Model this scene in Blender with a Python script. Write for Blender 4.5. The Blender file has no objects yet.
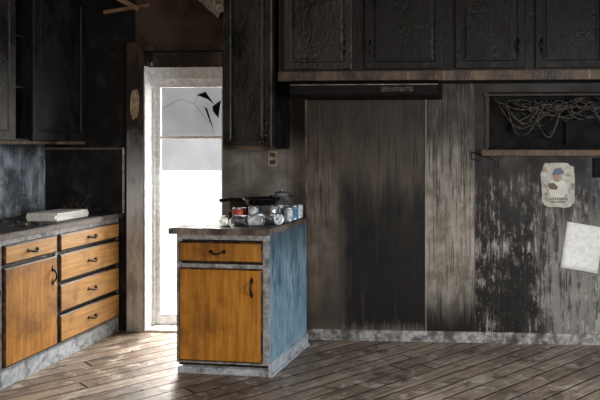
import bpy, bmesh, math, random
from mathutils import Matrix, Vector, noise as mnoise
random.seed(7)
scene = bpy.context.scene
scene.view_settings.view_transform = 'Standard'
I4 = Matrix.Identity(4)

# ------------------------------------------------------------ material DSL
class Mt:
    def __init__(s, name, rough=0.7, spec=0.3, metal=0.0):
        s.mat = bpy.data.materials.new(name); s.mat.use_nodes = True
        s.nt = s.mat.node_tree; s.N = s.nt.nodes; s.L = s.nt.links
        s.b = s.N['Principled BSDF']
        s.b.inputs['Roughness'].default_value = rough
        s.b.inputs['Metallic'].default_value = metal
        s.b.inputs['Specular IOR Level'].default_value = spec
        tc = s.N.new('ShaderNodeTexCoord'); s.P = tc.outputs['Object']
        sp = s.N.new('ShaderNodeSeparateXYZ'); s.L.new(s.P, sp.inputs[0])
        s.x, s.y, s.z = sp.outputs
    def put(s, inp, v):
        if isinstance(v, bpy.types.NodeSocket): s.L.new(v, inp)
        else:
            if isinstance(v, (tuple, list)) and len(v) == 3 and inp.type == 'RGBA': v = (*v, 1)
            inp.default_value = v
    def noise(s, sc, detail=4, rough=0.6, off=(0, 0, 0)):
        a = s.N.new('ShaderNodeVectorMath'); a.operation = 'MULTIPLY_ADD'
        s.L.new(s.P, a.inputs[0]); a.inputs[1].default_value = sc; a.inputs[2].default_value = off
        n = s.N.new('ShaderNodeTexNoise'); n.inputs['Scale'].default_value = 1
        n.inputs['Detail'].default_value = detail; n.inputs['Roughness'].default_value = rough
        s.L.new(a.outputs[0], n.inputs['Vector']); return n.outputs[0]
    def m(s, op, a, b=0.0, clamp=False):
        n = s.N.new('ShaderNodeMath'); n.operation = op; n.use_clamp = clamp
        s.put(n.inputs[0], a); s.put(n.inputs[1], b); return n.outputs[0]
    def ss(s, v, a, b, lo=0.0, hi=1.0):
        n = s.N.new('ShaderNodeMapRange'); n.interpolation_type = 'SMOOTHSTEP'
        s.put(n.inputs[0], v)
        if a < b: n.inputs[1].default_value = a; n.inputs[2].default_value = b; n.inputs[3].default_value = lo; n.inputs[4].default_value = hi
        else: n.inputs[1].default_value = b; n.inputs[2].default_value = a; n.inputs[3].default_value = hi; n.inputs[4].default_value = lo
        return n.outputs[0]
    def band(s, v, a, b, w=0.004):
        return s.m('MULTIPLY', s.ss(v, a - w, a + w), s.ss(v, b + w, b - w))
    def mix(s, f, A, B, mode='MIX'):
        n = s.N.new('ShaderNodeMix'); n.data_type = 'RGBA'; n.blend_type = mode
        s.put(n.inputs[0], f); s.put(n.inputs[6], A); s.put(n.inputs[7], B); return n.outputs[2]
    def mul(s, *a):
        r = a[0]
        for k in a[1:]: r = s.m('MULTIPLY', r, k)
        return r
    def jit(s, v, n, amt):
        return s.m('ADD', v, s.m('MULTIPLY', s.m('SUBTRACT', n, 0.5), amt))
    def done(s, col, bump=None, bs=0.3, bd=0.01, rough=None):
        s.put(s.b.inputs['Base Color'], col)
        if rough is not None: s.put(s.b.inputs['Roughness'], rough)
        if bump is not None:
            n = s.N.new('ShaderNodeBump'); n.inputs['Strength'].default_value = bs
            n.inputs['Distance'].default_value = bd
            s.L.new(bump, n.inputs['Height']); s.L.new(n.outputs[0], s.b.inputs['Normal'])
        return s.mat

def simple(name, A, B, sc=(8, 8, 8), rough=.7, spec=.3, a=.4, b=.6, metal=0, bs=.3):
    t = Mt(name, rough, spec, metal); n = t.noise(sc, 6, .65)
    return t.done(t.mix(t.ss(n, a, b), A, B), n, bs)

def mat_stove():
    t = Mt('sooty_wall_panels', .55, .25)
    n1 = t.noise((9, 1, 1.1), 4, .6); n2 = t.noise((60, 1, 2.6), 4, .65); n3 = t.noise((4, 4, 4), 6, .6)
    n4 = t.noise((30, 1, 1.7), 5, .7, (3, 0, 7)); n5 = t.noise((48, 1, 8), 6, .75, (1, 0, 3)); n6 = t.noise((7, 1, 5), 6, .7, (9, 0, 2)); n7 = t.noise((40, 30, 30), 6, .8, (2, 2, 2))
    c = t.mix(t.ss(n3, .35, .65), (.068, .052, .038), (.155, .122, .092))
    p2 = t.band(t.x, -1.09, -.47); p3 = t.band(t.x, -.47, -.105); p4 = t.ss(t.x, -.115, -.10)
    c = t.mix(p3, c, t.mix(t.ss(n6, .35, .65), (.155, .130, .102), (.35, .305, .255)))
    c = t.mix(t.mul(p3, t.ss(n2, .5, .64), .5), c, (.10, .08, .06))
    c = t.mix(t.mul(p2, t.ss(n4, .52, .72), t.ss(t.z, .9, 1.15), .5), c, (.25, .205, .165))
    c = t.mix(t.mul(t.ss(n2, .52, .66), .5), c, (.03, .023, .018))
    zz = t.jit(t.jit(t.z, n1, .9), n2, .6)
    b2 = t.mul(t.ss(t.jit(t.x, n3, .25), -1.16, -1.02), t.ss(t.x, -.466, -.474), t.ss(zz, 1.42, .90), t.ss(t.jit(t.z, n2, .25), .03, .14))
    c = t.mix(t.mul(b2, t.ss(n4, .72, .52, .75, 1)), c, (.006, .0052, .0048))
    b3 = t.mul(p3, t.ss(t.jit(t.jit(t.z, n1, .6), n2, .5), .50, .12))
    c = t.mix(b3, c, (.008, .007, .006))
    b1 = t.mul(t.ss(t.x, -1.09, -1.10), t.ss(zz, .7, .25), .6); c = t.mix(b1, c, (.03, .025, .021))
    run = t.mul(t.ss(t.jit(n4, n2, .5), .50, .61), t.ss(t.jit(t.z, n1, 1.8), .60, 1.25), .85)
    c = t.mix(run, c, (.011, .009, .007))
    base4 = t.mix(t.ss(n6, .45, .68), (.009, .0075, .0065), (.07, .056, .045))
    wv = t.jit(t.jit(n5, n6, .9), n4, 1.0)
    w = t.mul(t.ss(wv, .50, .68), t.ss(t.jit(t.z, n4, 1.1), 1.34, .90))
    c4 = t.mix(t.m('MULTIPLY', w, .88), base4, (.40, .37, .33))
    lowr = t.mul(t.ss(t.jit(t.x, n6, .4), .28, .48), t.ss(t.jit(t.z, n4, .6), 1.15, .6), t.ss(n4, .66, .42))
    c4 = t.mix(t.m('MULTIPLY', lowr, .7), c4, (.30, .27, .24))
    drip = t.mul(t.ss(n4, .48, .60), t.ss(t.jit(t.z, n1, .9), .0, .3), t.ss(t.x, .85, .3))
    c4 = t.mix(t.m('MULTIPLY', drip, .92), c4, (.007, .006, .005))
    blk = t.mul(t.band(t.jit(t.x, n4, .3), .06, .30, .06), t.ss(t.jit(t.z, n2, .6), .66, .38), .92)
    c4 = t.mix(blk, c4, (.007, .006, .005))
    c = t.mix(p4, c, c4)
    c = t.mix(t.mul(t.ss(n7, .60, .68), t.ss(t.x, -.3, .0), t.ss(t.z, 1.25, .9), .8), c, (.50, .46, .42))
    top = t.ss(t.jit(t.jit(t.z, n1, .6), n3, .5), .98, 1.62)  # soot plus light falloff painted into the colour, darker towards the top
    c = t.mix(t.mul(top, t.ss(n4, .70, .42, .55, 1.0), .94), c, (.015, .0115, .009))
    for sx in (-1.09, -.47, -.108, .36):
        c = t.mix(t.mul(t.band(t.x, sx - .004, sx + .003, .002), .7), c, (.015, .012, .01))
    c = t.mix(t.mul(t.band(t.x, -.466, -.458, .002), .4), c, (.4, .36, .32))
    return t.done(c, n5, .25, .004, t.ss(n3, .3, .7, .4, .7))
def mat_backwall():
    t = Mt('scorched_plaster', .65, .2)
    n3 = t.noise((4, 4, 4), 6, .6); n2 = t.noise((30, 10, 2.5), 5, .65); n5 = t.noise((9, 9, 7), 6, .65)
    c = t.mix(t.ss(n3, .35, .65), (.09, .08, .068), (.20, .18, .158))
    c = t.mix(t.mul(t.ss(n2, .5, .7), .4), c, (.05, .042, .036))
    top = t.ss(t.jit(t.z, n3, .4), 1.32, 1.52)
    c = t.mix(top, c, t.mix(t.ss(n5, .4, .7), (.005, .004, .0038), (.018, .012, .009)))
    c = t.mix(t.mul(t.ss(t.x, -2.62, -2.66), t.ss(n5, .8, .3, .9, 1)), c, t.mix(t.ss(n5, .5, .8), (.005, .0045, .004), (.028, .026, .025)))
    bb = t.mul(t.band(t.x, -2.70, -1.9), t.ss(t.z, 2.17, 2.18))
    c = t.mix(bb, c, t.mix(t.ss(n3, .35, .6), (.02, .012, .008), (.055, .034, .022)))
    return t.done(c, n5, .4, .006)
def mat_leftwall():
    t = Mt('heat_stained_backsplash', .5, .3)
    n3 = t.noise((5, 4, 4), 6, .65); n2 = t.noise((5, 14, 4), 5, .65)
    c = t.mix(t.ss(n2, .38, .66), (.13, .15, .17), (.42, .47, .52))
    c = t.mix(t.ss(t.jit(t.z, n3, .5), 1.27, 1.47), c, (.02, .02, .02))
    c = t.mix(t.mul(t.ss(n3, .47, .60), .75), c, (.035, .032, .032))
    return t.done(c, n3, .3, .006)
def mat_char(name, lo=(.0025, .0022, .002), hi=(.009, .007, .006), tan=(.042, .032, .025), amt=.6, rough=.46, bl=.6, spec=.24):
    t = Mt(name, rough, spec)
    n = t.noise((6, 6, 3), 6, .65); n2 = t.noise((45, 45, 5), 5, .7); n5 = t.noise((50, 50, 30), 4, .65)
    c = t.mix(t.ss(n, .35, .65), lo, hi)
    c = t.mix(t.mul(t.ss(n2, .54, .72), t.ss(n, .42, .62), amt), c, tan)
    return t.done(c, t.m('ADD', n5, n), bl, .008, t.ss(n, .35, .65, rough - .12, rough + .25))
def mat_wood(name, A, B, dark, grain=(40, 40, 4), soot_z=None):
    t = Mt(name, .42, .35)
    g = t.noise(grain, 5, .55); g2 = t.noise((grain[0] * .25, grain[1] * .25, grain[2] * .4), 3, .5, (4, 1, 2)); n = t.noise((4, 4, 4), 6, .65); s = t.noise((16, 16, 4), 6, .75, (3, 3, 3))
    c = t.mix(t.ss(g, .30, .70), A, B)
    c = t.mix(t.mul(t.ss(g2, .48, .72), .2), c, dark)
    c = t.mix(t.mul(t.ss(n, .48, .72), .7), c, dark)
    c = t.mix(t.mul(t.ss(s, .57, .72), .45), c, (.06, .028, .010))
    if soot_z: c = t.mix(t.mul(t.ss(t.jit(t.z, n, .5), *soot_z), .75), c, (.03, .017, .009))
    return t.done(c, g, .12, .003)
def mat_floor():
    t = Mt('diagonal_subfloor_boards', .5, .35)
    a = math.radians(40); s_, c_ = math.sin(a), math.cos(a); W = .135
    al = t.m('ADD', t.m('MULTIPLY', t.x, s_), t.m('MULTIPLY', t.y, c_))
    ac = t.m('SUBTRACT', t.m('MULTIPLY', t.x, c_), t.m('MULTIPLY', t.y, s_))
    q = t.m('DIVIDE', ac, W); idx = t.m('FLOOR', q); fr = t.m('FRACT', q)
    def wn(v, k):
        n = t.N.new('ShaderNodeTexWhiteNoise'); n.noise_dimensions = '1D'
        t.put(n.inputs['W'], t.m('ADD', v, k)); return n.outputs['Value']
    r2 = wn(idx, 91.3)
    seg = t.m('ADD', t.m('DIVIDE', al, 3.4), t.m('MULTIPLY', r2, 5)); rseg = wn(t.m('ADD', t.m('MULTIPLY', idx, 7.1), t.m('FLOOR', seg)), .1)
    cv = t.N.new('ShaderNodeCombineXYZ'); t.put(cv.inputs[0], t.m('MULTIPLY', al, 3)); t.put(cv.inputs[1], t.m('MULTIPLY', ac, 40)); t.put(cv.inputs[2], t.m('MULTIPLY', rseg, 20))
    gn = t.N.new('ShaderNodeTexNoise'); gn.inputs['Scale'].default_value = 1; gn.inputs['Detail'].default_value = 5; gn.inputs['Roughness'].default_value = .65
    t.L.new(cv.outputs[0], gn.inputs['Vector']); g = gn.outputs[0]
    big = t.noise((1.8, 1.8, 1), 6, .65); d = t.noise((7, 7, 1), 6, .78); d2 = t.noise((3.2, 3.2, 1), 7, .75, (4, 4, 0))
    c = t.mix(rseg, (.21, .145, .098), (.44, .34, .255))
    c = t.mix(t.ss(g, .33, .62), t.mix(.7, c, (.06, .04, .027)), c)
    c = t.mix(t.mul(t.ss(big, .40, .60), .65), c, (.09, .066, .05))
    c = t.mix(t.mul(t.ss(d, .51, .64), .6), c, (.56, .48, .40))
    c = t.mix(t.mul(t.ss(d2, .51, .63), .75), c, (.04, .03, .023))
    gap = t.m('MAXIMUM', t.ss(fr, .07, .02), t.ss(fr, .93, .98))
    sf = t.m('FRACT', seg); gap = t.m('MAXIMUM', gap, t.ss(sf, .005, .002))
    c = t.mix(t.m('MULTIPLY', gap, .95), c, (.007, .005, .004))
    h = t.m('SUBTRACT', t.m('MULTIPLY', g, .4), gap)
    return t.done(c, h, .8, .01, t.ss(d, .3, .7, .3, .65))
def mat_white(name, A=(.30, .29, .28), B=(.52, .50, .48), dirt=(.06, .05, .045), sc=9, th=.54):
    t = Mt(name, .55, .3)
    n = t.noise((sc, sc, sc), 6, .7); n2 = t.noise((30, 30, 30), 4, .6)
    c = t.mix(t.ss(n2, .35, .65), A, B); c = t.mix(t.mul(t.ss(n, th - .06, th + .14), .85), c, dirt)
    return t.done(c, n2, .25, .003)
def mat_casing():
    t = Mt('scorched_door_casing', .55, .3)
    n = t.noise((14, 14, 5), 6, .65)
    c = t.mix(t.ss(n, .35, .62), (.28, .27, .26), (.54, .52, .50))
    c = t.mix(t.ss(t.jit(t.z, n, .9), 1.05, 1.55), c, t.mix(t.ss(n, .4, .65), (.012, .008, .006), (.05, .028, .017)))
    return t.done(c, n, .4, .005)
def mat_blue():
    t = Mt('blue_painted_side', .36, .5)
    n = t.noise((6, 6, 3), 6, .65); n2 = t.noise((35, 35, 6), 6, .7); n5 = t.noise((40, 40, 40), 5, .7); n6 = t.noise((14, 14, 3), 6, .7, (5, 5, 5))
    c = t.mix(t.ss(n, .35, .65), (.13, .24, .32), (.29, .43, .52))
    c = t.mix(t.mul(t.ss(n2, .48, .66), .6), c, (.04, .062, .08))
    c = t.mix(t.mul(t.ss(n5, .58, .70), .5), c, (.52, .60, .64))
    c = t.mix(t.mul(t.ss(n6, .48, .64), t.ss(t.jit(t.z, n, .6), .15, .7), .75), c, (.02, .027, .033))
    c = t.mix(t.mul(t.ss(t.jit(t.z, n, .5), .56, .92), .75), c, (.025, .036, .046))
    return t.done(c, n5, .45, .005)

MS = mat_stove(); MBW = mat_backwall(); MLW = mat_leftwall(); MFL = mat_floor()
MCH = mat_char('charred_cabinet_paint')
MCH2 = mat_char('blistered_cabinet_paint', (.004, .0035, .003), (.018, .0145, .012), (.11, .09, .073), .65, .38, .75, .35)
MDK = simple('soot_black', (.003, .003, .003), (.010, .009, .008), spec=.1)
MRAIL = mat_char('scorched_wood_rail', (.025, .017, .012), (.12, .082, .056), (.34, .25, .18), .9, .5)
MBOARD = mat_char('charred_board_wood', (.012, .009, .007), (.05, .036, .028), (.14, .10, .08), .8, .5)
MSILL = mat_char('scorched_sill_wood', (.05, .03, .018), (.16, .10, .06), (.30, .20, .13), .9, .5)
MEDGE = simple('scorched_door_edge', (.012, .007, .004), (.10, .045, .014), (20, 20, 20), .5)
MW1 = mat_wood('amber_oak_vertical', (.33, .128, .018), (.52, .235, .046), (.12, .046, .011), (45, 45, 3), (.50, 1.0))
MW2 = mat_wood('amber_oak_horizontal', (.37, .17, .042), (.54, .29, .09), (.15, .062, .017), (4, 4, 60))
MW3 = mat_wood('amber_oak_island', (.33, .12, .012), (.52, .225, .034), (.12, .043, .009), (45, 45, 3), (.56, .98))
MFR = mat_white('dirty_painted_frame', (.20, .195, .19), (.38, .372, .36), (.045, .04, .036))
MKICK = mat_white('painted_kickboard', (.30, .325, .35), (.48, .505, .53), (.08, .08, .08), 12, .55)
MBASE = mat_white('peeling_baseboard', (.18, .167, .155), (.42, .395, .37), (.04, .035, .03), 9, .49)
MCNT = mat_char('burnt_countertop', (.025, .022, .02), (.09, .078, .07), (.34, .31, .28), .8, .45)
MCED = mat_char('countertop_edge', (.05, .038, .03), (.18, .145, .12), (.46, .42, .37), .9, .5)
MMET = simple('blackened_iron', (.008, .007, .007), (.035, .03, .028), (60, 60, 60), .35, .5, metal=.7)
MPAPER = mat_white('white_paper', (.66, .64, .59), (.80, .78, .73), (.50, .46, .40), 6, .62)
MCAS = mat_casing(); MBL = mat_blue()
MDOOR = mat_white('dirty_white_door_paint', (.58, .58, .57), (.78, .78, .77), (.26, .25, .235), 7, .62)
MHOOD = mat_char('sooty_enamel', (.003, .0026, .0024), (.009, .007, .006), (.06, .045, .035), .35, .62, .2, .12)
MCEIL = simple('sooty_ceiling', (.012, .010, .009), (.04, .033, .028), (3, 3, 3))
MSIDE = simple('grimy_side_walls', (.05, .045, .04), (.11, .10, .09), (2, 2, 2))
MINS = mat_white('hanging_insulation', (.22, .19, .16), (.45, .40, .34), (.06, .05, .04), 20, .5)
MLATH = mat_wood('exposed_lath', (.15, .085, .045), (.25, .15, .085), (.05, .025, .012), (4, 40, 40))
MFLAKE = mat_white('peeled_tan_paint', (.22, .15, .09), (.38, .27, .17), (.08, .05, .03), 20, .55)
MWIRE = simple('melted_wire', (.012, .010, .009), (.075, .062, .052), (30, 30, 30), .45)
MPOT = simple('smoked_aluminium', (.10, .105, .11), (.34, .35, .36), (25, 25, 25), .38, .5, metal=.7)

# ------------------------------------------------------------ geometry helpers
def finish(name, bm, mat, parent=None, smooth=False):
    bmesh.ops.recalc_face_normals(bm, faces=bm.faces)
    me = bpy.data.meshes.new(name); bm.to_mesh(me); bm.free()
    mats = mat if isinstance(mat, (list, tuple)) else [mat]
    for k in mats: me.materials.append(k)
    if smooth:
        for p in me.polygons: p.use_smooth = True
    o = bpy.data.objects.new(name, me); scene.collection.objects.link(o)
    if parent: o.parent = parent
    return o
def empty(name):
    e = bpy.data.objects.new(name, None); scene.collection.objects.link(e); e.empty_display_size = .1; return e
def addbox(bm, x0, x1, y0, y1, z0, z1, M=I4, bev=0, mi=0):
    b2 = bmesh.new()
    bmesh.ops.create_cube(b2, size=1)
    for v in b2.verts:
        v.co = Vector(((x0 + x1) / 2 + v.co.x * (x1 - x0), (y0 + y1) / 2 + v.co.y * (y1 - y0), (z0 + z1) / 2 + v.co.z * (z1 - z0)))
    if bev: bmesh.ops.bevel(b2, geom=b2.edges[:], offset=bev, segments=2, affect='EDGES')
    mp = {}
    for v in b2.verts: mp[v] = bm.verts.new(M @ v.co)
    for f in b2.faces:
        nf = bm.faces.new([mp[v] for v in f.verts]); nf.material_index = mi
    b2.free()
def box(name, x0, x1, y0, y1, z0, z1, mat, parent=None, M=I4, bev=.003):
    bm = bmesh.new(); addbox(bm, x0, x1, y0, y1, z0, z1, M, bev); return finish(name, bm, mat, parent)
def boxes(name, lst, mat, parent=None, M=I4, bev=.002):
    bm = bmesh.new()
    for l in lst: addbox(bm, *l[:6], M, bev, l[6] if len(l) > 6 else 0)
    return finish(name, bm, mat, parent)
def tube(bm, pts, r, n=8, M=I4, mi=0, caps=True):
    pts = [Vector(p) for p in pts]; rings = []; up = None
    for i, p in enumerate(pts):
        d = (pts[min(i + 1, len(pts) - 1)] - pts[max(i - 1, 0)]).normalized()
        if up is None: up = Vector((0, 0, 1)) if abs(d.z) < .9 else Vector((1, 0, 0))
        a = d.cross(up).normalized(); up = a.cross(d).normalized()
        rr = r[i] if isinstance(r, (list, tuple)) else r
        rings.append([bm.verts.new(M @ (p + a * math.cos(2 * math.pi * k / n) * rr + up * math.sin(2 * math.pi * k / n) * rr)) for k in range(n)])
    for A, B in zip(rings, rings[1:]):
        for k in range(n):
            f = bm.faces.new((A[k], A[(k + 1) % n], B[(k + 1) % n], B[k])); f.material_index = mi
    if caps: bm.faces.new(rings[0][::-1]); bm.faces.new(rings[-1])
def panel(name, M, x0, x1, z0, z1, mat, parent, t=.02, groove=.05, gd=.006, y=0.0, edge=.007, emat=None):
    prof = [(0, 0), (0, -t + edge * .6), (edge, -t)]
    if groove: prof += [(groove, -t), (groove + .006, -t + gd), (groove + .014, -t + gd), (groove + .03, -t + .001)]
    bm = bmesh.new(); rings = []
    for ins, yy in prof:
        rings.append([bm.verts.new(M @ Vector(p)) for p in ((x0 + ins, y + yy, z0 + ins), (x1 - ins, y + yy, z0 + ins), (x1 - ins, y + yy, z1 - ins), (x0 + ins, y + yy, z1 - ins))])
    for j, (A, B) in enumerate(zip(rings, rings[1:])):
        for k in range(4):
            f = bm.faces.new((A[k], A[(k + 1) % 4], B[(k + 1) % 4], B[k]))
            if emat and j < 2: f.material_index = 1
    bm.faces.new(rings[-1]); bm.faces.new(rings[0][::-1])
    return finish(name, bm, [mat, emat] if emat else mat, parent)
def pull(name, M, cx, cz, parent, vert=False, L=.085, y=-.02):
    bm = bmesh.new(); pts = []
    for i in range(13):
        a = i / 12; s = (a - .5) * L; o = -.028 * math.sin(math.pi * a) ** .6
        pts.append((cx, y + o, cz + s) if vert else (cx + s, y + o, cz - .012 * math.sin(math.pi * a)))
    tube(bm, pts, [.0045 + .002 * math.sin(math.pi * i / 12) for i in range(13)], 8, M)
    for sg in (-1, 1):
        c = sg * L * .5
        ring = []
        for k in range(8):
            an = k * math.pi / 4; rl = .021 if k % 4 == 0 else (.013 if k % 2 == 0 else .012)
            da, db = math.cos(an) * rl, math.sin(an) * (.013 if k % 4 == 2 else .010)
            ring.append((cx + db, cz + c + da) if vert else (cx + c + da, cz + db))
        A = [bm.verts.new(M @ Vector((p[0], y, p[1]))) for p in ring]; B = [bm.verts.new(M @ Vector((p[0], y - .004, p[1]))) for p in ring]
        for k in range(8): bm.faces.new((A[k], A[(k + 1) % 8], B[(k + 1) % 8], B[k]))
        bm.faces.new(B); bm.faces.new(A[::-1])
    return finish(name, bm, MMET, parent, True)
def lathe(bm, prof, M, n=20, mi=0, mis=None):
    rings = [[bm.verts.new(M @ Vector((r * math.cos(2 * math.pi * k / n), r * math.sin(2 * math.pi * k / n), z))) for k in range(n)] for r, z in prof]
    for j, (A, B) in enumerate(zip(rings, rings[1:])):
        for k in range(n):
            f = bm.faces.new((A[k], A[(k + 1) % n], B[(k + 1) % n], B[k])); f.material_index = mis[j] if mis else mi; f.smooth = True
    f = bm.faces.new(rings[0][::-1]); f.material_index = mi
    f = bm.faces.new(rings[-1]); f.material_index = mi

# ------------------------------------------------------------ room shell
XL, XR, YF, ZC = -3.42, 1.75, -6.2, 2.56
box('floor', XL, XR, YF, .32, -.1, 0, MFL, bev=0)
box('ceiling', XL, XR, YF, .32, ZC, ZC + .1, MCEIL, bev=0)
DX0, DX1, DZ = -2.625, -2.02, 2.14
boxes('wall_back', [(XL, DX0, .12, .32, 0, ZC), (DX1, -1.338, .12, .32, 0, ZC), (DX0, DX1, .12, .32, DZ, ZC)], MBW, bev=0)
NX0, NX1, NZ0, NZ1 = -.01, 1.05, 1.385, 1.80
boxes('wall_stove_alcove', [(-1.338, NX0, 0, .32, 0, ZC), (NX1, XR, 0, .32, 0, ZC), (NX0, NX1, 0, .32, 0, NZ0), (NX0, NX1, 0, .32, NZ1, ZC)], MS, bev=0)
box('wall_left', XL - .1, XL, YF, .32, 0, ZC, MLW, bev=0)
wy0, wy1, wz0, wz1 = -3.6, -1.9, .75, 2.1
boxes('wall_right', [(XR, XR + .15, YF, wy0, 0, ZC), (XR, XR + .15, wy1, .32, 0, ZC), (XR, XR + .15, wy0, wy1, 0, wz0), (XR, XR + .15, wy0, wy1, wz1, ZC)], MSIDE, bev=0)
vx0, vx1, vz0, vz1 = -1.6, .6, .8, 2.2
boxes('wall_front', [(XL, vx0, YF - .15, YF, 0, ZC), (vx1, XR, YF - .15, YF, 0, ZC), (vx0, vx1, YF - .15, YF, 0, vz0), (vx0, vx1, YF - .15, YF, vz1, ZC)], MSIDE, bev=0)
boxes('window_1', [(XR + .02, XR + .09, wy0, wy0 + .06, wz0, wz1), (XR + .02, XR + .09, wy1 - .06, wy1, wz0, wz1), (XR + .02, XR + .09, wy0 + .06, wy1 - .06, wz0, wz0 + .06), (XR + .02, XR + .09, wy0 + .06, wy1 - .06, wz1 - .06, wz1), (XR + .03, XR + .07, (wy0 + wy1) / 2 - .02, (wy0 + wy1) / 2 + .02, wz0 + .06, wz1 - .06)], MFR)
boxes('added_rear_window', [(vx0, vx0 + .06, YF - .1, YF - .03, vz0, vz1), (vx1 - .06, vx1, YF - .1, YF - .03, vz0, vz1), (vx0 + .06, vx1 - .06, YF - .1, YF - .03, vz0, vz0 + .06), (vx0 + .06, vx1 - .06, YF - .1, YF - .03, vz1 - .06, vz1)], MFR)  # unseen window added behind the camera to carry the rear fill
boxes('baseboard_back', [(-1.338, XR, -.016, 0, 0, .075), (-1.338, XR, -.026, -.016, 0, .018)], MBASE)
boxes('trim_1', [(DX0 - .135, DX0 - .004, .098, .12, 0, 2.20), (DX0 - .135, DX1 + .06, .095, .119, DZ + .0, DZ + .035)], MCAS)
box('trim_2', -1.352, -1.336, -.008, .03, 0.08, 1.84, MRAIL)
box('trim_3', -2.80, -2.785, .105, .119, .90, 1.40, MFR)
box('trim_4', XL, -2.80, .112, .119, 1.385, 1.40, MRAIL)

# ------------------------------------------------------------ door
d = empty('door_1')
dy0, dy1 = .245, .275
x0, x1 = DX0 + .004, DX1 - .004
boxes('door_frame', [(x0, x1, .20, .30, 1.93, 2.02), (x0, x0 + .022, .22, .30, 0, 1.93), (x1 - .022, x1, .22, .30, 0, 1.93), (x0 - .004, x0 + .006, .10, .22, 0, 2.02)], MDOOR, d)
box('transom_board', x0, x1, .23, .27, 2.02, DZ, MRAIL, d)
sx0, sx1 = x0 + .024, x1 - .024
boxes('door_leaf', [(sx0, sx0 + .03, dy0, dy1, .02, 1.93), (sx1 - .03, sx1, dy0, dy1, .02, 1.93), (sx0 + .03, sx1 - .03, dy0, dy1, 1.87, 1.93),
    (sx0 + .03, sx1 - .03, dy0, dy1, 1.47, 1.49), (sx0 + .03, sx1 - .03, dy0, dy1, .02, .10)], MDOOR, d)
def glassmat(name, tr, df, mixv, var=.35):
    m = bpy.data.materials.new(name); m.use_nodes = True; nt = m.node_tree; nt.nodes.clear()
    o = nt.nodes.new('ShaderNodeOutputMaterial'); mx = nt.nodes.new('ShaderNodeMixShader'); mx.inputs[0].default_value = mixv
    a = nt.nodes.new('ShaderNodeBsdfTransparent')
    b = nt.nodes.new('ShaderNodeBsdfDiffuse')
    n = nt.nodes.new('ShaderNodeTexNoise'); n.inputs['Scale'].default_value = 4; n.inputs['Detail'].default_value = 6
    tc = nt.nodes.new('ShaderNodeTexCoord'); nt.links.new(tc.outputs['Object'], n.inputs['Vector'])
    r = nt.nodes.new('ShaderNodeMix'); r.data_type = 'RGBA'; nt.links.new(n.outputs[0], r.inputs[0])
    r.inputs[6].default_value = (*[c * (1 - var) for c in tr], 1); r.inputs[7].default_value = (*[min(1, c * (1 + var)) for c in tr], 1)
    nt.links.new(r.outputs[2], a.inputs[0])
    b.inputs[0].default_value = (*df, 1)
    nt.links.new(a.outputs[0], mx.inputs[1]); nt.links.new(b.outputs[0], mx.inputs[2]); nt.links.new(mx.outputs[0], o.inputs[0]); return m
MG1 = glassmat('smoked_dirty_glass', (.21, .212, .215), (.4, .4, .4), .3, .6)
MG1b = glassmat('hazed_dirty_glass', (.40, .40, .405), (.5, .5, .5), .3, .5)
MG2 = glassmat('clear_window_glass', (.95, .96, .97), (.8, .8, .8), .08, .05)
gx0, gx1 = sx0 + .028, sx1 - .028
bm = bmesh.new()
hx, hz = gx0 + .36, 1.72
outer = [(gx0, 1.49), (gx1, 1.49), (gx1, 1.60), (gx1, 1.74), (gx1, 1.875), (gx0 + .36, 1.875), (gx0 + .2, 1.875), (gx0, 1.875), (gx0, 1.7)]
A = [bm.verts.new((p[0], .262, p[1])) for p in outer]; bm.faces.new(A)
finish('broken_pane', bm, MG1, d)
bm = bmesh.new()
for tri in ([(hx - .07, hz + .09), (hx + .0, hz + .115), (hx + .075, hz + .01), (hx + .02, hz + .055)], [(hx + .055, hz + .0), (gx1 - .01, hz + .05), (gx1 - .03, hz - .09), (hx + .06, hz - .04)], [(hx - .01, hz - .0), (hx + .015, hz - .02), (hx + .06, hz - .16), (hx + .035, hz - .12)]):
    bm.faces.new([bm.verts.new((p[0], .258, p[1])) for p in tri])
for cr in ([(hx - .09, hz + .02), (hx - .2, hz + .06), (gx0, hz - .02)], [(hx - .09, hz + .02), (hx - .06, hz + .10)], [(hx - .09, hz + .02), (hx + .06, hz - .16)], [(hx + .05, hz - .15), (hx + .07, hz - .22)]):
    tube(bm, [(p[0], .258, p[1]) for p in cr], .0014, 5)
finish('dark_holes_and_cracks', bm, MDK, d)  # black patches stand in for the dark seen through broken holes; tubes are cracks
bm = bmesh.new(); bm.faces.new([bm.verts.new(p) for p in ((gx0, .262, 1.22), (gx1, .262, 1.22), (gx1, .262, 1.475), (gx0, .262, 1.475))]); finish('hazy_pane', bm, MG1b, d)
bm = bmesh.new(); bm.faces.new([bm.verts.new(p) for p in ((gx0, .263, .095), (gx1, .263, .095), (gx1, .263, 1.22), (gx0, .263, 1.22))]); finish('clear_pane', bm, MG2, d)
box('threshold', DX0, DX1, .09, .32, 0, .018, MDOOR, d)
MGR = simple('pale_outdoor_concrete', (.7, .7, .68), (.85, .85, .83)); box('ground_outside', -8, 3, .34, 8, -.3, -.1, MGR, bev=0)

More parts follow.
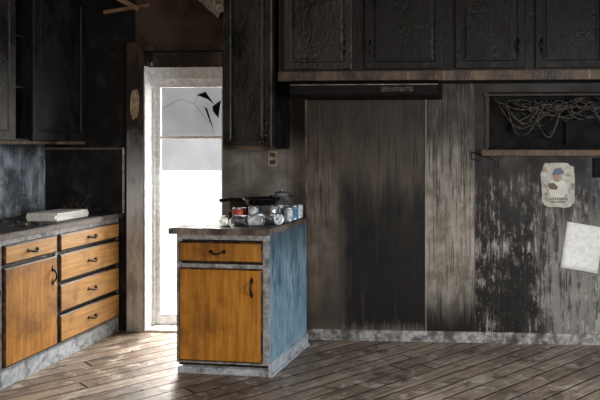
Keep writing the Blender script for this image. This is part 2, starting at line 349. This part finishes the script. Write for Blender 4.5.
# ------------------------------------------------------------ left base cabinet
ML = Matrix.Translation((-2.83, 0, 0)) @ Matrix.Rotation(math.pi / 2, 4, 'Z')
bc = empty('base_cabinet')
boxes('carcass', [(-2.4, .105, .004, .58, .10, .868)], MCH2, bc, ML)
fr = [(-2.4, .105, -.004, .006, .835, .868), (-2.4, .105, -.004, .006, .10, .118)]
for yy in (-2.4, -1.78, -1.20, -.675, .08): fr.append((yy, yy + .025, -.004, .006, .118, .835))
boxes('face_frame', fr, MFR, bc, ML)
boxes('kickboard', [(-2.4, .105, -.006, .02, 0, .10)], MKICK, bc, ML)
for i, (a, b) in enumerate(((.722, .832), (.522, .70), (.322, .50), (.122, .30))):
    panel('drawer_%d' % i, ML, -.648, .082, a, b, MW2, bc, .02, 0, y=-.004, edge=.009, emat=MEDGE); pull('drawer_pull_%d' % i, ML, -.283, (a + b) / 2, bc, y=-.024)
for i, (a, b) in enumerate(((-1.173, -.682), (-1.753, -1.207), (-2.37, -1.785))):
    panel('top_drawer_%d' % i, ML, a, b, .722, .832, MW2, bc, .02, 0, y=-.004, edge=.009, emat=MEDGE); pull('top_pull_%d' % i, ML, (a + b) / 2, .777, bc, y=-.024)
    panel('cabinet_door_%d' % i, ML, a, b, .122, .70, MW1, bc, .02, 0, y=-.004, edge=.009, emat=MEDGE); pull('door_pull_%d' % i, ML, b - .05, .58, bc, True, y=-.024)
boxes('countertop', [(-2.42, .105, -.028, .585, .870, .905)], MCNT, bc, ML, .005)
boxes('countertop_edging', [(-2.42, .105, -.036, -.028, .868, .900)], MCED, bc, ML, .002)

MU = Matrix.Translation((-3.10, 0, 0)) @ Matrix.Rotation(math.pi / 2, 4, 'Z')
uc = empty('upper_cabinet')
boxes('carcass', [(-2.3, .11, 0, .31, 1.44, 1.462), (-2.3, .11, 0, .31, 2.52, 2.54), (-2.3, .11, .29, .31, 1.462, 2.52), (.09, .11, 0, .29, 1.462, 2.52), (-2.3, -2.28, 0, .29, 1.462, 2.52),
   (-.53, -.51, 0, .29, 1.462, 2.52), (-.70, -.68, 0, .29, 1.462, 2.52), (-2.28, .09, .03, .29, 1.80, 1.815), (-2.28, .09, .03, .29, 2.14, 2.155)], MCH, uc, MU)
for i, (a, b) in enumerate(((-.52, .10), (-1.28, -.69), (-1.88, -1.30))):
    panel('door_%d' % i, MU, a, b, 1.45, 2.53, MCH if i == 0 else MCH2, uc, .02, .06)
boxes('bottom_rail', [(-2.3, .11, -.006, 0.0, 1.425, 1.447)], MRAIL, uc, MU)
JM = simple('sooty_jar_glaze', (.03, .05, .06), (.12, .15, .16), (20, 20, 20), .3)
bm = bmesh.new()
for z in (1.464, 1.817, 2.157):
    lathe(bm, [(.03, 0), (.034, .01), (.034, .09), (.02, .12), (.018, .14), (.022, .145)], MU @ Matrix.Translation((-.60, .09, z)), 16)
finish('shelf_jars', bm, JM, uc)

u1 = empty('upper_cabinet.001')
a0, a1, yf = -1.862, -1.500, -.25
boxes('carcass', [(a0, a1, yf, .119, 1.392, 2.55)], MCH, u1, I4, .004)
MT1 = Matrix.Translation((a0 + .002, yf - .002, 0)) @ Matrix.Rotation(math.radians(-5), 4, 'Z')
panel('door', MT1, 0, .356, 1.405, 2.54, MCH2, u1, .02, .05, emat=MRAIL)
boxes('bottom_edge', [(a0, a1 + .004, yf - .002, yf + .01, 1.386, 1.404)], MRAIL, u1)
pull('door_pull', MT1, .31, 1.53, u1, True)

u2 = empty('upper_cabinet.002')
yf2 = -.33; MT2 = Matrix.Translation((0, yf2, 0))
boxes('carcass', [(-1.450, XR - .01, yf2, -.002, 1.862, 2.55)], MCH, u2, I4, .004)
boxes('bottom_rail', [(-1.452, XR - .01, yf2 - .008, yf2 + .02, 1.858, 1.922)], MRAIL, u2, I4, .004)
dd = [(-1.412, -.937), (-.852, -.318), (-.236, .235), (.300, .775), (.860, 1.335)]
for i, (a, b) in enumerate(dd):
    panel('door_%d' % i, MT2, a, b, 1.932, 2.54, MCH2 if i == 0 else MCH, u2, .02, .05)
    hx_ = b - .045 if i % 2 == 0 else a + .045
    pull('door_pull_%d' % i, MT2, hx_, 2.08, u2, True, .07)

h = empty('range_hood')
bm = bmesh.new()
pr = [(-.47, 1.822), (-.47, 1.757), (-.45, 1.747), (-.004, 1.747), (-.004, 1.856), (-.36, 1.858)]
L_ = [bm.verts.new((-1.325, p[0], p[1])) for p in pr]; R_ = [bm.verts.new((-.345, p[0], p[1])) for p in pr]
for k in range(6): bm.faces.new((L_[k], L_[(k + 1) % 6], R_[(k + 1) % 6], R_[k]))
bm.faces.new(L_[::-1]); bm.faces.new(R_)
bmesh.ops.bevel(bm, geom=bm.edges[:], offset=.004, segments=2, affect='EDGES')
finish('hood_shell', bm, MHOOD, h)
boxes('hood_lip', [(-1.33, -.34, -.474, -.469, 1.816, 1.823)], MCED, h, I4, .001)
boxes('control_strip', [(-.72, -.50, -.474, -.47, 1.770, 1.806)], MMET, h)
bm = bmesh.new()
for k in (-.66, -.56): lathe(bm, [(.012, 0), (.012, .008), (.009, .012)], Matrix.Translation((k, -.474, 1.788)) @ Matrix.Rotation(math.pi / 2, 4, 'X'), 12)
finish('hood_knobs', bm, MMET, h)

nb = empty('burnt_wall_niche')
boxes('niche_lining', [(NX0, NX1, .14, .16, NZ0, NZ1), (NX0, NX0 + .012, -.006, .14, NZ0, NZ1), (NX1 - .012, NX1, -.006, .14, NZ0, NZ1), (NX0, NX1, -.006, .14, NZ1 - .012, NZ1), (NX0, NX1, -.006, .14, NZ0, NZ0 + .012)], MDK, nb)
boxes('niche_frame', [(NX0 - .03, NX1 + .02, -.03, -.006, 1.772, 1.785), (NX0 - .022, NX0 + .004, -.02, 0, 1.40, 1.772)], MBOARD, nb)
boxes('burnt_junction_box', [(.16, .36, .05, .14, 1.52, 1.66), (.17, .35, .04, .05, 1.53, 1.65), (.55, .95, .09, .14, 1.42, 1.70)], MDK, nb)
boxes('niche_sill', [(-.06, NX1 + .02, -.07, 0, 1.345, 1.385)], MSILL, nb, I4, .005)
bm = bmesh.new()
for i in range(38):
    xa = random.uniform(0, .85); ln = random.uniform(.15, .6); za = random.uniform(1.70, 1.755); pts = []
    sag = random.uniform(.01, .15) if i % 4 else random.uniform(.1, .27); ya = random.uniform(-.02, .03); ph = random.uniform(0, 6)
    for k in range(17):
        s = k / 16; pts.append((min(xa + ln * s, 1.02), ya + .008 * math.sin(ph + s * 14), min(1.762, za - sag * math.sin(math.pi * s) + .018 * math.sin(ph + s * 9))))
    tube(bm, pts, random.uniform(.002, .006), 6)
finish('melted_wires', bm, MWIRE, nb, True)
bm = bmesh.new()
tube(bm, [(-.13, -.012, 1.37), (-.07, -.03, 1.35), (-.0, -.04, 1.33), (.05, -.035, 1.315), (.06, -.03, 1.26)], .004, 6)
tube(bm, [(-.13, -.012, 1.37), (-.13, -.02, 1.32), (-.07, -.03, 1.31)], .004, 6)
tube(bm, [(-.13, .0, 1.37), (-.13, -.014, 1.37)], .006, 6)
finish('bent_wire_bracket', bm, MMET, None, True)

# ------------------------------------------------------------ poster
po = empty('wall_poster')
MPO = mat_white('scorched_poster_paper', (.34, .31, .25), (.50, .46, .39), (.13, .10, .07), 14, .53)
bm = bmesh.new(); cx, cz = .485, 1.135; n = 40; A = []; B = []
for k in range(n):
    an = 2 * math.pi * k / n; ca, sa = math.cos(an), math.sin(an)
    rx = .118 * (abs(ca) ** .42) * (1 if ca > 0 else -1); rz = .158 * (abs(sa) ** .42) * (1 if sa > 0 else -1)
    j = 1 + mnoise.noise(Vector((ca * 3, sa * 3, 1))) * .09
    A.append(bm.verts.new((cx + rx * j, -.006, cz + rz * j))); B.append(bm.verts.new((cx + rx * j * .98, -.002, cz + rz * j * .98)))
bm.faces.new(A)
for k in range(n): bm.faces.new((A[k], A[(k + 1) % n], B[(k + 1) % n], B[k]))
finish('poster_sheet', bm, MPO, po)
def blob(name, pts, mat, y):
    bm = bmesh.new(); bm.faces.new([bm.verts.new((cx + p[0], y, cz + p[1])) for p in pts]); return finish(name, bm, mat, po)
def ell(x, z, a, b, n=18): return [(x + a * math.cos(2 * math.pi * k / n), z + b * math.sin(2 * math.pi * k / n)) for k in range(n)]
Fc = simple('print_faded_face', (.26, .17, .12), (.36, .25, .18)); Fb = simple('print_faded_blue', (.08, .10, .14), (.13, .16, .20)); Fr = simple('print_faded_brown', (.10, .07, .05), (.16, .11, .08)); Fw = simple('print_offwhite', (.5, .47, .42), (.6, .57, .51))
blob('printed_body', [(-.05, -.08), (.04, -.09), (.07, -.05), (.065, .0), (.04, .03), (-.01, .035), (-.05, .02), (-.07, -.02)], Fw, -.0068)
blob('printed_head', ell(-.005, .055, .030, .036), Fc, -.0074)
blob('printed_hat', [(-.045, .07), (.045, .08), (.035, .10), (.02, .12), (-.015, .12), (-.03, .10)], Fb, -.008)
blob('printed_arm', [(-.075, .01), (-.03, .015), (-.0, -.015), (-.01, -.035), (-.06, -.03)], Fr, -.0074)
for k, (w, zz) in enumerate(((.07, -.100), (.055, -.122))):
    bm = bmesh.new()
    for j in range(9):
        xx = -w + 2 * w * j / 9; addbox(bm, cx + xx, cx + xx + w * .14, -.0078, -.0068, cz + zz - .006, cz + zz + .006)
    finish('printed_lettering_%d' % k, bm, Fr, po)

bm = bmesh.new(); gr = []
MP = Matrix.Translation((.655, 0, .69)) @ Matrix.Rotation(math.radians(9), 4, 'Y')
for i in range(9):
    row = []
    for j in range(9):
        u, v = i / 8 - .5, j / 8 - .5
        row.append(bm.verts.new(MP @ Vector((u * .265, -.006 - .035 * max(0, -v - .2) - .02 * max(0, u - .2), v * .33))))
    gr.append(row)
for i in range(8):
    for j in range(8): bm.faces.new((gr[i][j], gr[i + 1][j], gr[i + 1][j + 1], gr[i][j + 1]))
ps = finish('paper_sheet', bm, MPAPER, None, True)
sm = ps.modifiers.new('thick', 'SOLIDIFY'); sm.thickness = .0015
box('dark_wall_vent', .73, .88, -.02, 0, 1.19, 1.33, MDK)

oe = empty('electrical_outlet')
box('cover_plate', -1.665, -1.595, .112, .119, 1.26, 1.375, simple('browned_plastic', (.20, .15, .105), (.32, .25, .18), (20, 20, 20), .4), oe, bev=.003)
boxes('socket_faces', [(-1.652, -1.608, .108, .112, 1.328, 1.362), (-1.652, -1.608, .108, .112, 1.273, 1.307)], simple('dark_plastic', (.03, .022, .018), (.06, .045, .035), (20, 20, 20), .4), oe)
boxes('socket_slots', [(-1.641, -1.638, .106, .108, 1.338, 1.352), (-1.622, -1.619, .106, .108, 1.338, 1.352), (-1.641, -1.638, .106, .108, 1.283, 1.297), (-1.622, -1.619, .106, .108, 1.283, 1.297)], MDK, oe, bev=0)
bm = bmesh.new(); pts = [(random.uniform(.75, 1.15) * .038 * math.cos(k * math.pi / 8), random.uniform(.8, 1.1) * .12 * math.sin(k * math.pi / 8)) for k in range(16)]
A = [bm.verts.new((-2.69 + p[0], .088, 1.73 + p[1])) for p in pts]; B = [bm.verts.new((-2.69 + p[0], .0975, 1.73 + p[1])) for p in pts]
bm.faces.new(A)
for k in range(16): bm.faces.new((A[k], A[(k + 1) % 16], B[(k + 1) % 16], B[k]))
finish('peeling_paint_flake', bm, MFLAKE)

# ------------------------------------------------------------ island
WI, DI = .60, .70
ang = math.radians(-4)
FR = Vector((-1.3455, -.8635, 0))
MI = Matrix.Translation(FR) @ Matrix.Rotation(ang, 4, 'Z') @ Matrix.Translation((-WI, 0, 0))
isl = empty('kitchen_island')
boxes('carcass', [(.004, WI - .012, .02, DI, .05, .872)], MCH2, isl, MI)
boxes('side_panel', [(WI - .014, WI, .022, DI, .075, .872)], MBL, isl, MI, .002)
boxes('face_frame', [(0, .028, 0, .022, .07, .872), (WI - .038, WI, 0, .022, .07, .872), (.028, WI - .038, 0, .022, .835, .872), (.028, WI - .038, 0, .022, .07, .085), (.028, WI - .038, 0, .022, .655, .685)], MFR, isl, MI)
boxes('toe_kick', [(.02, WI - .01, .035, .06, 0, .07), (.0, WI - .006, .012, .035, .0, .04)], MKICK, isl, MI)
boxes('side_baseboard', [(WI - .004, WI + .012, .0, DI, 0, .085), (WI + .012, WI + .022, -.0, DI, 0, .02)], MKICK, isl, MI)
panel('drawer', MI, .026, WI - .036, .70, .825, MW3, isl, .02, 0, edge=.009, emat=MEDGE); pull('drawer_pull', MI, .28, .765, isl)
panel('cabinet_door', MI, .026, WI - .036, .088, .662, MW3, isl, .02, 0, edge=.009, emat=MEDGE); pull('door_pull', MI, WI - .10, .55, isl, True)
boxes('countertop', [(-.03, WI + .008, -.035, DI + .02, .874, .908)], MCNT, isl, MI, .006)
boxes('countertop_edging', [(-.032, WI + .010, -.041, -.035, .872, .906), (WI + .008, WI + .014, -.041, DI + .02, .872, .906)], MCED, isl, MI, .002)

cm = [simple('can_tin', (.25, .26, .27), (.75, .77, .80), (40, 40, 40), .3, .5, metal=.75),
      simple('can_label_red', (.25, .03, .02), (.50, .08, .05), (25, 25, 25), .5), simple('can_label_white', (.30, .31, .32), (.68, .70, .72), (25, 25, 25), .5),
      simple('can_label_blue', (.05, .11, .18), (.20, .36, .48), (25, 25, 25), .5), MDK]
bm = bmesh.new(); zt = .908
R = .037; H = .112
def can(x, y, lab, lie=None, z=zt, sc=1.0):
    M = MI @ Matrix.Translation((x, y, z))
    if lie is not None: M = MI @ Matrix.Translation((x, y, z + R * sc)) @ Matrix.Rotation(math.radians(lie), 4, 'Z') @ Matrix.Rotation(math.pi / 2, 4, 'X') @ Matrix.Translation((0, 0, -H / 2))
    M = M @ Matrix.Scale(sc, 4)
    pr = [(R * .93, 0), (R, .003), (R, .006), (R * .965, .009), (R * .965, .03), (R * .965, .075), (R * .965, .103), (R, .106), (R, .110), (R * .93, H), (R * .9, H - .004)]
    lathe(bm, pr, M, 20, 0, [0, 0, 0, lab, lab, lab, 0, 0, 0, 0])
lay = [(.285, .26, 1), (.36, .33, 2), (.25, .40, 1), (.33, .45, 3), (.56, .45, 2), (.56, .55, 3), (.47, .40, 0), (.56, .645, 2), (.47, .52, 0), (.38, .60, 1), (.27, .56, 2), (.47, .64, 2)]
for x, y, l in lay: can(x, y, l, None, zt, random.choice([.92, .86, .8]))
can(.43, .27, 2, 30, sc=.95); can(.54, .24, 0, 55, sc=1.0); can(.545, .35, 3, 80, sc=.8); can(.35, .17, 0, 75, sc=.9); can(.46, .16, 2, 100, sc=.85); can(.24, .15, 4, 20, sc=.8)
finish('burnt_food_cans', bm, cm)
fp = empty('frying_pan')
MP_ = MI @ Matrix.Translation((.37, .45, zt + .108))
bm = bmesh.new(); lathe(bm, [(.09, 0), (.10, .003), (.125, .042), (.129, .044), (.124, .046), (.098, .008), (.0005, .007)], MP_, 32); finish('pan_body', bm, MMET, fp)
bm = bmesh.new(); tube(bm, [(-.115, 0, .032), (-.16, 0, .036), (-.22, 0, .034), (-.30, 0, .024)], [.009, .010, .013, .012], 10, MP_); finish('pan_handle', bm, MDK, fp, True)
# small lidded pot standing on the cans behind the pan
sp_ = empty('lidded_sauce_pot')
MSP = MI @ Matrix.Translation((.43, .652, zt + .1035))
bm = bmesh.new(); lathe(bm, [(.052, 0), (.060, .005), (.062, .060), (.065, .063), (.065, .067), (.045, .078), (.012, .082), (.007, .088), (.012, .094), (.010, .100), (.001, .101)], MSP, 28); finish('pot_body', bm, MPOT, sp_)
bm = bmesh.new()
for sg in (-1, 1): tube(bm, [(sg * .060, -.014, .048), (sg * .080, -.012, .050), (sg * .080, .012, .050), (sg * .060, .014, .048)], .004, 8, MSP)
finish('pot_handles', bm, MDK, sp_, True)
cb = empty('charred_board')
MB = MI @ Matrix.Translation((.06, .62, zt)) @ Matrix.Rotation(math.radians(-4), 4, 'Z')
boxes('board', [(.0, .17, 0, .05, .0, .14), (.02, .05, -.05, 0, .0, .05)], MBOARD, cb, MB, .003)

pk = empty('paper_stack')
MPk = Matrix.Translation((-3.02, -.34, .905)) @ Matrix.Rotation(math.radians(84), 4, 'Z')
for i in range(4):
    Mq = MPk @ Matrix.Rotation(math.radians(random.uniform(-4, 4)), 4, 'Z')
    boxes('sheet_pile_%d' % i, [(-.17, .17, -.11, .11, .013 * i, .013 * i + .0125)], MPAPER, pk, Mq, .001)
bm = bmesh.new()
for i in range(30):
    x, y = random.uniform(-3.15, -2.95), random.uniform(-.02, .06); z = .905; pts = [(x, y, z + .003)]
    dx, dz = random.uniform(-.04, .04), random.uniform(.02, .07)
    for k in range(3): x += dx + random.uniform(-.02, .02); z += dz * random.uniform(.3, 1); y -= .01; pts.append((x, y, z))
    tube(bm, pts, [.004, .003, .002, .001], 5)
finish('burnt_plant_twigs', bm, MWIRE)
bm = bmesh.new()
for i in range(60):
    x, y = random.uniform(-3.35, -2.86), random.uniform(-1.6, -.56); s = random.uniform(.006, .02)
    addbox(bm, -s, s, -s * .7, s * .7, 0, s * .6, Matrix.Translation((x, y, .905)) @ Matrix.Rotation(random.random() * 3, 4, 'Z'), 0)
finish('counter_ash_debris', bm, MCNT)

bm = bmesh.new()
addbox(bm, -.26, .1, -.008, .008, -.012, .012, Matrix.Translation((-2.66, .06, 2.46)) @ Matrix.Rotation(math.radians(-8), 4, 'Y'))
addbox(bm, -.16, .14, -.008, .008, -.018, .018, Matrix.Translation((-2.74, .0, 2.50)) @ Matrix.Rotation(math.radians(28), 4, 'Y'))
finish('broken_ceiling_lath', bm, MLATH)
bm = bmesh.new()
gr = []
for i in range(17):
    row = []
    for j in range(9):
        u = i / 16; v = j / 8
        dep = .20 * (1 - abs(u - .62) * 1.5) * v
        row.append(bm.verts.new((-2.22 + .36 * u + .02 * mnoise.noise(Vector((u * 5, v * 5, 2))), -.02 + .1 * mnoise.noise(Vector((u * 4, v * 3, 0))) , 2.56 - max(0, dep) - .03 * v * mnoise.noise(Vector((u * 9, v * 9, 5))))))
    gr.append(row)
for i in range(16):
    for j in range(8): bm.faces.new((gr[i][j], gr[i + 1][j], gr[i + 1][j + 1], gr[i][j + 1]))
o = finish('torn_ceiling_insulation', bm, MINS, None, True); s = o.modifiers.new('t', 'SOLIDIFY'); s.thickness = .01

bm = bmesh.new()
for i in range(110):
    x, y = random.uniform(-2.6, 1.5), random.uniform(-2.2, -.06)
    if -2.05 < x < -1.2 and y > -1.0: continue
    s = random.uniform(.003, .008)
    addbox(bm, -s, s, -s * .6, s * .6, 0, s * .5, Matrix.Translation((x, y, 0)) @ Matrix.Rotation(random.random() * 3, 4, 'Z'), 0)
finish('floor_ash_debris', bm, MBASE)

# ------------------------------------------------------------ lights
def area(name, loc, target, sx, sy, e, col):
    l = bpy.data.lights.new(name, 'AREA'); l.shape = 'RECTANGLE'; l.size = sx; l.size_y = sy; l.energy = e; l.color = col
    o = bpy.data.objects.new(name, l); scene.collection.objects.link(o); o.location = loc
    o.rotation_euler = (Vector(target) - Vector(loc)).to_track_quat('-Z', 'Y').to_euler(); return o
area('daylight_side_window', (XR - .05, -2.75, 1.42), (XR - 1.3, -2.40, .50), 1.3, 1.0, 118, (.84, .92, 1.0))
area('rear_fill_lamp', (-.5, YF + .05, 1.5), (-.5, YF + 1.6, .70), 1.8, 1.1, 76, (1.0, .86, .70))  # soft fill added behind the camera, tinted warm to brown the panelling
area('daylight_doorway', (-2.32, .75, 1.4), (-2.1, -1.0, .2), .8, 1.6, 210, (1.0, .94, .86))
w = bpy.data.worlds.new('world'); scene.world = w; w.use_nodes = True
bg = w.node_tree.nodes['Background']; bg.inputs[0].default_value = (.97, .98, 1, 1); bg.inputs[1].default_value = 2.0

# ------------------------------------------------------------ camera
cam = bpy.data.cameras.new('camera'); co = bpy.data.objects.new('camera', cam); scene.collection.objects.link(co)
co.location = (0, -5.05, 1.42); co.rotation_euler = (math.pi / 2, 0, math.radians(4))
cam.sensor_width = 36; cam.lens = 42.0
cam.shift_x = -(441 - 300) / 600; cam.shift_y = -(200 - 145) / 600
cam.clip_start = .05
scene.camera = co
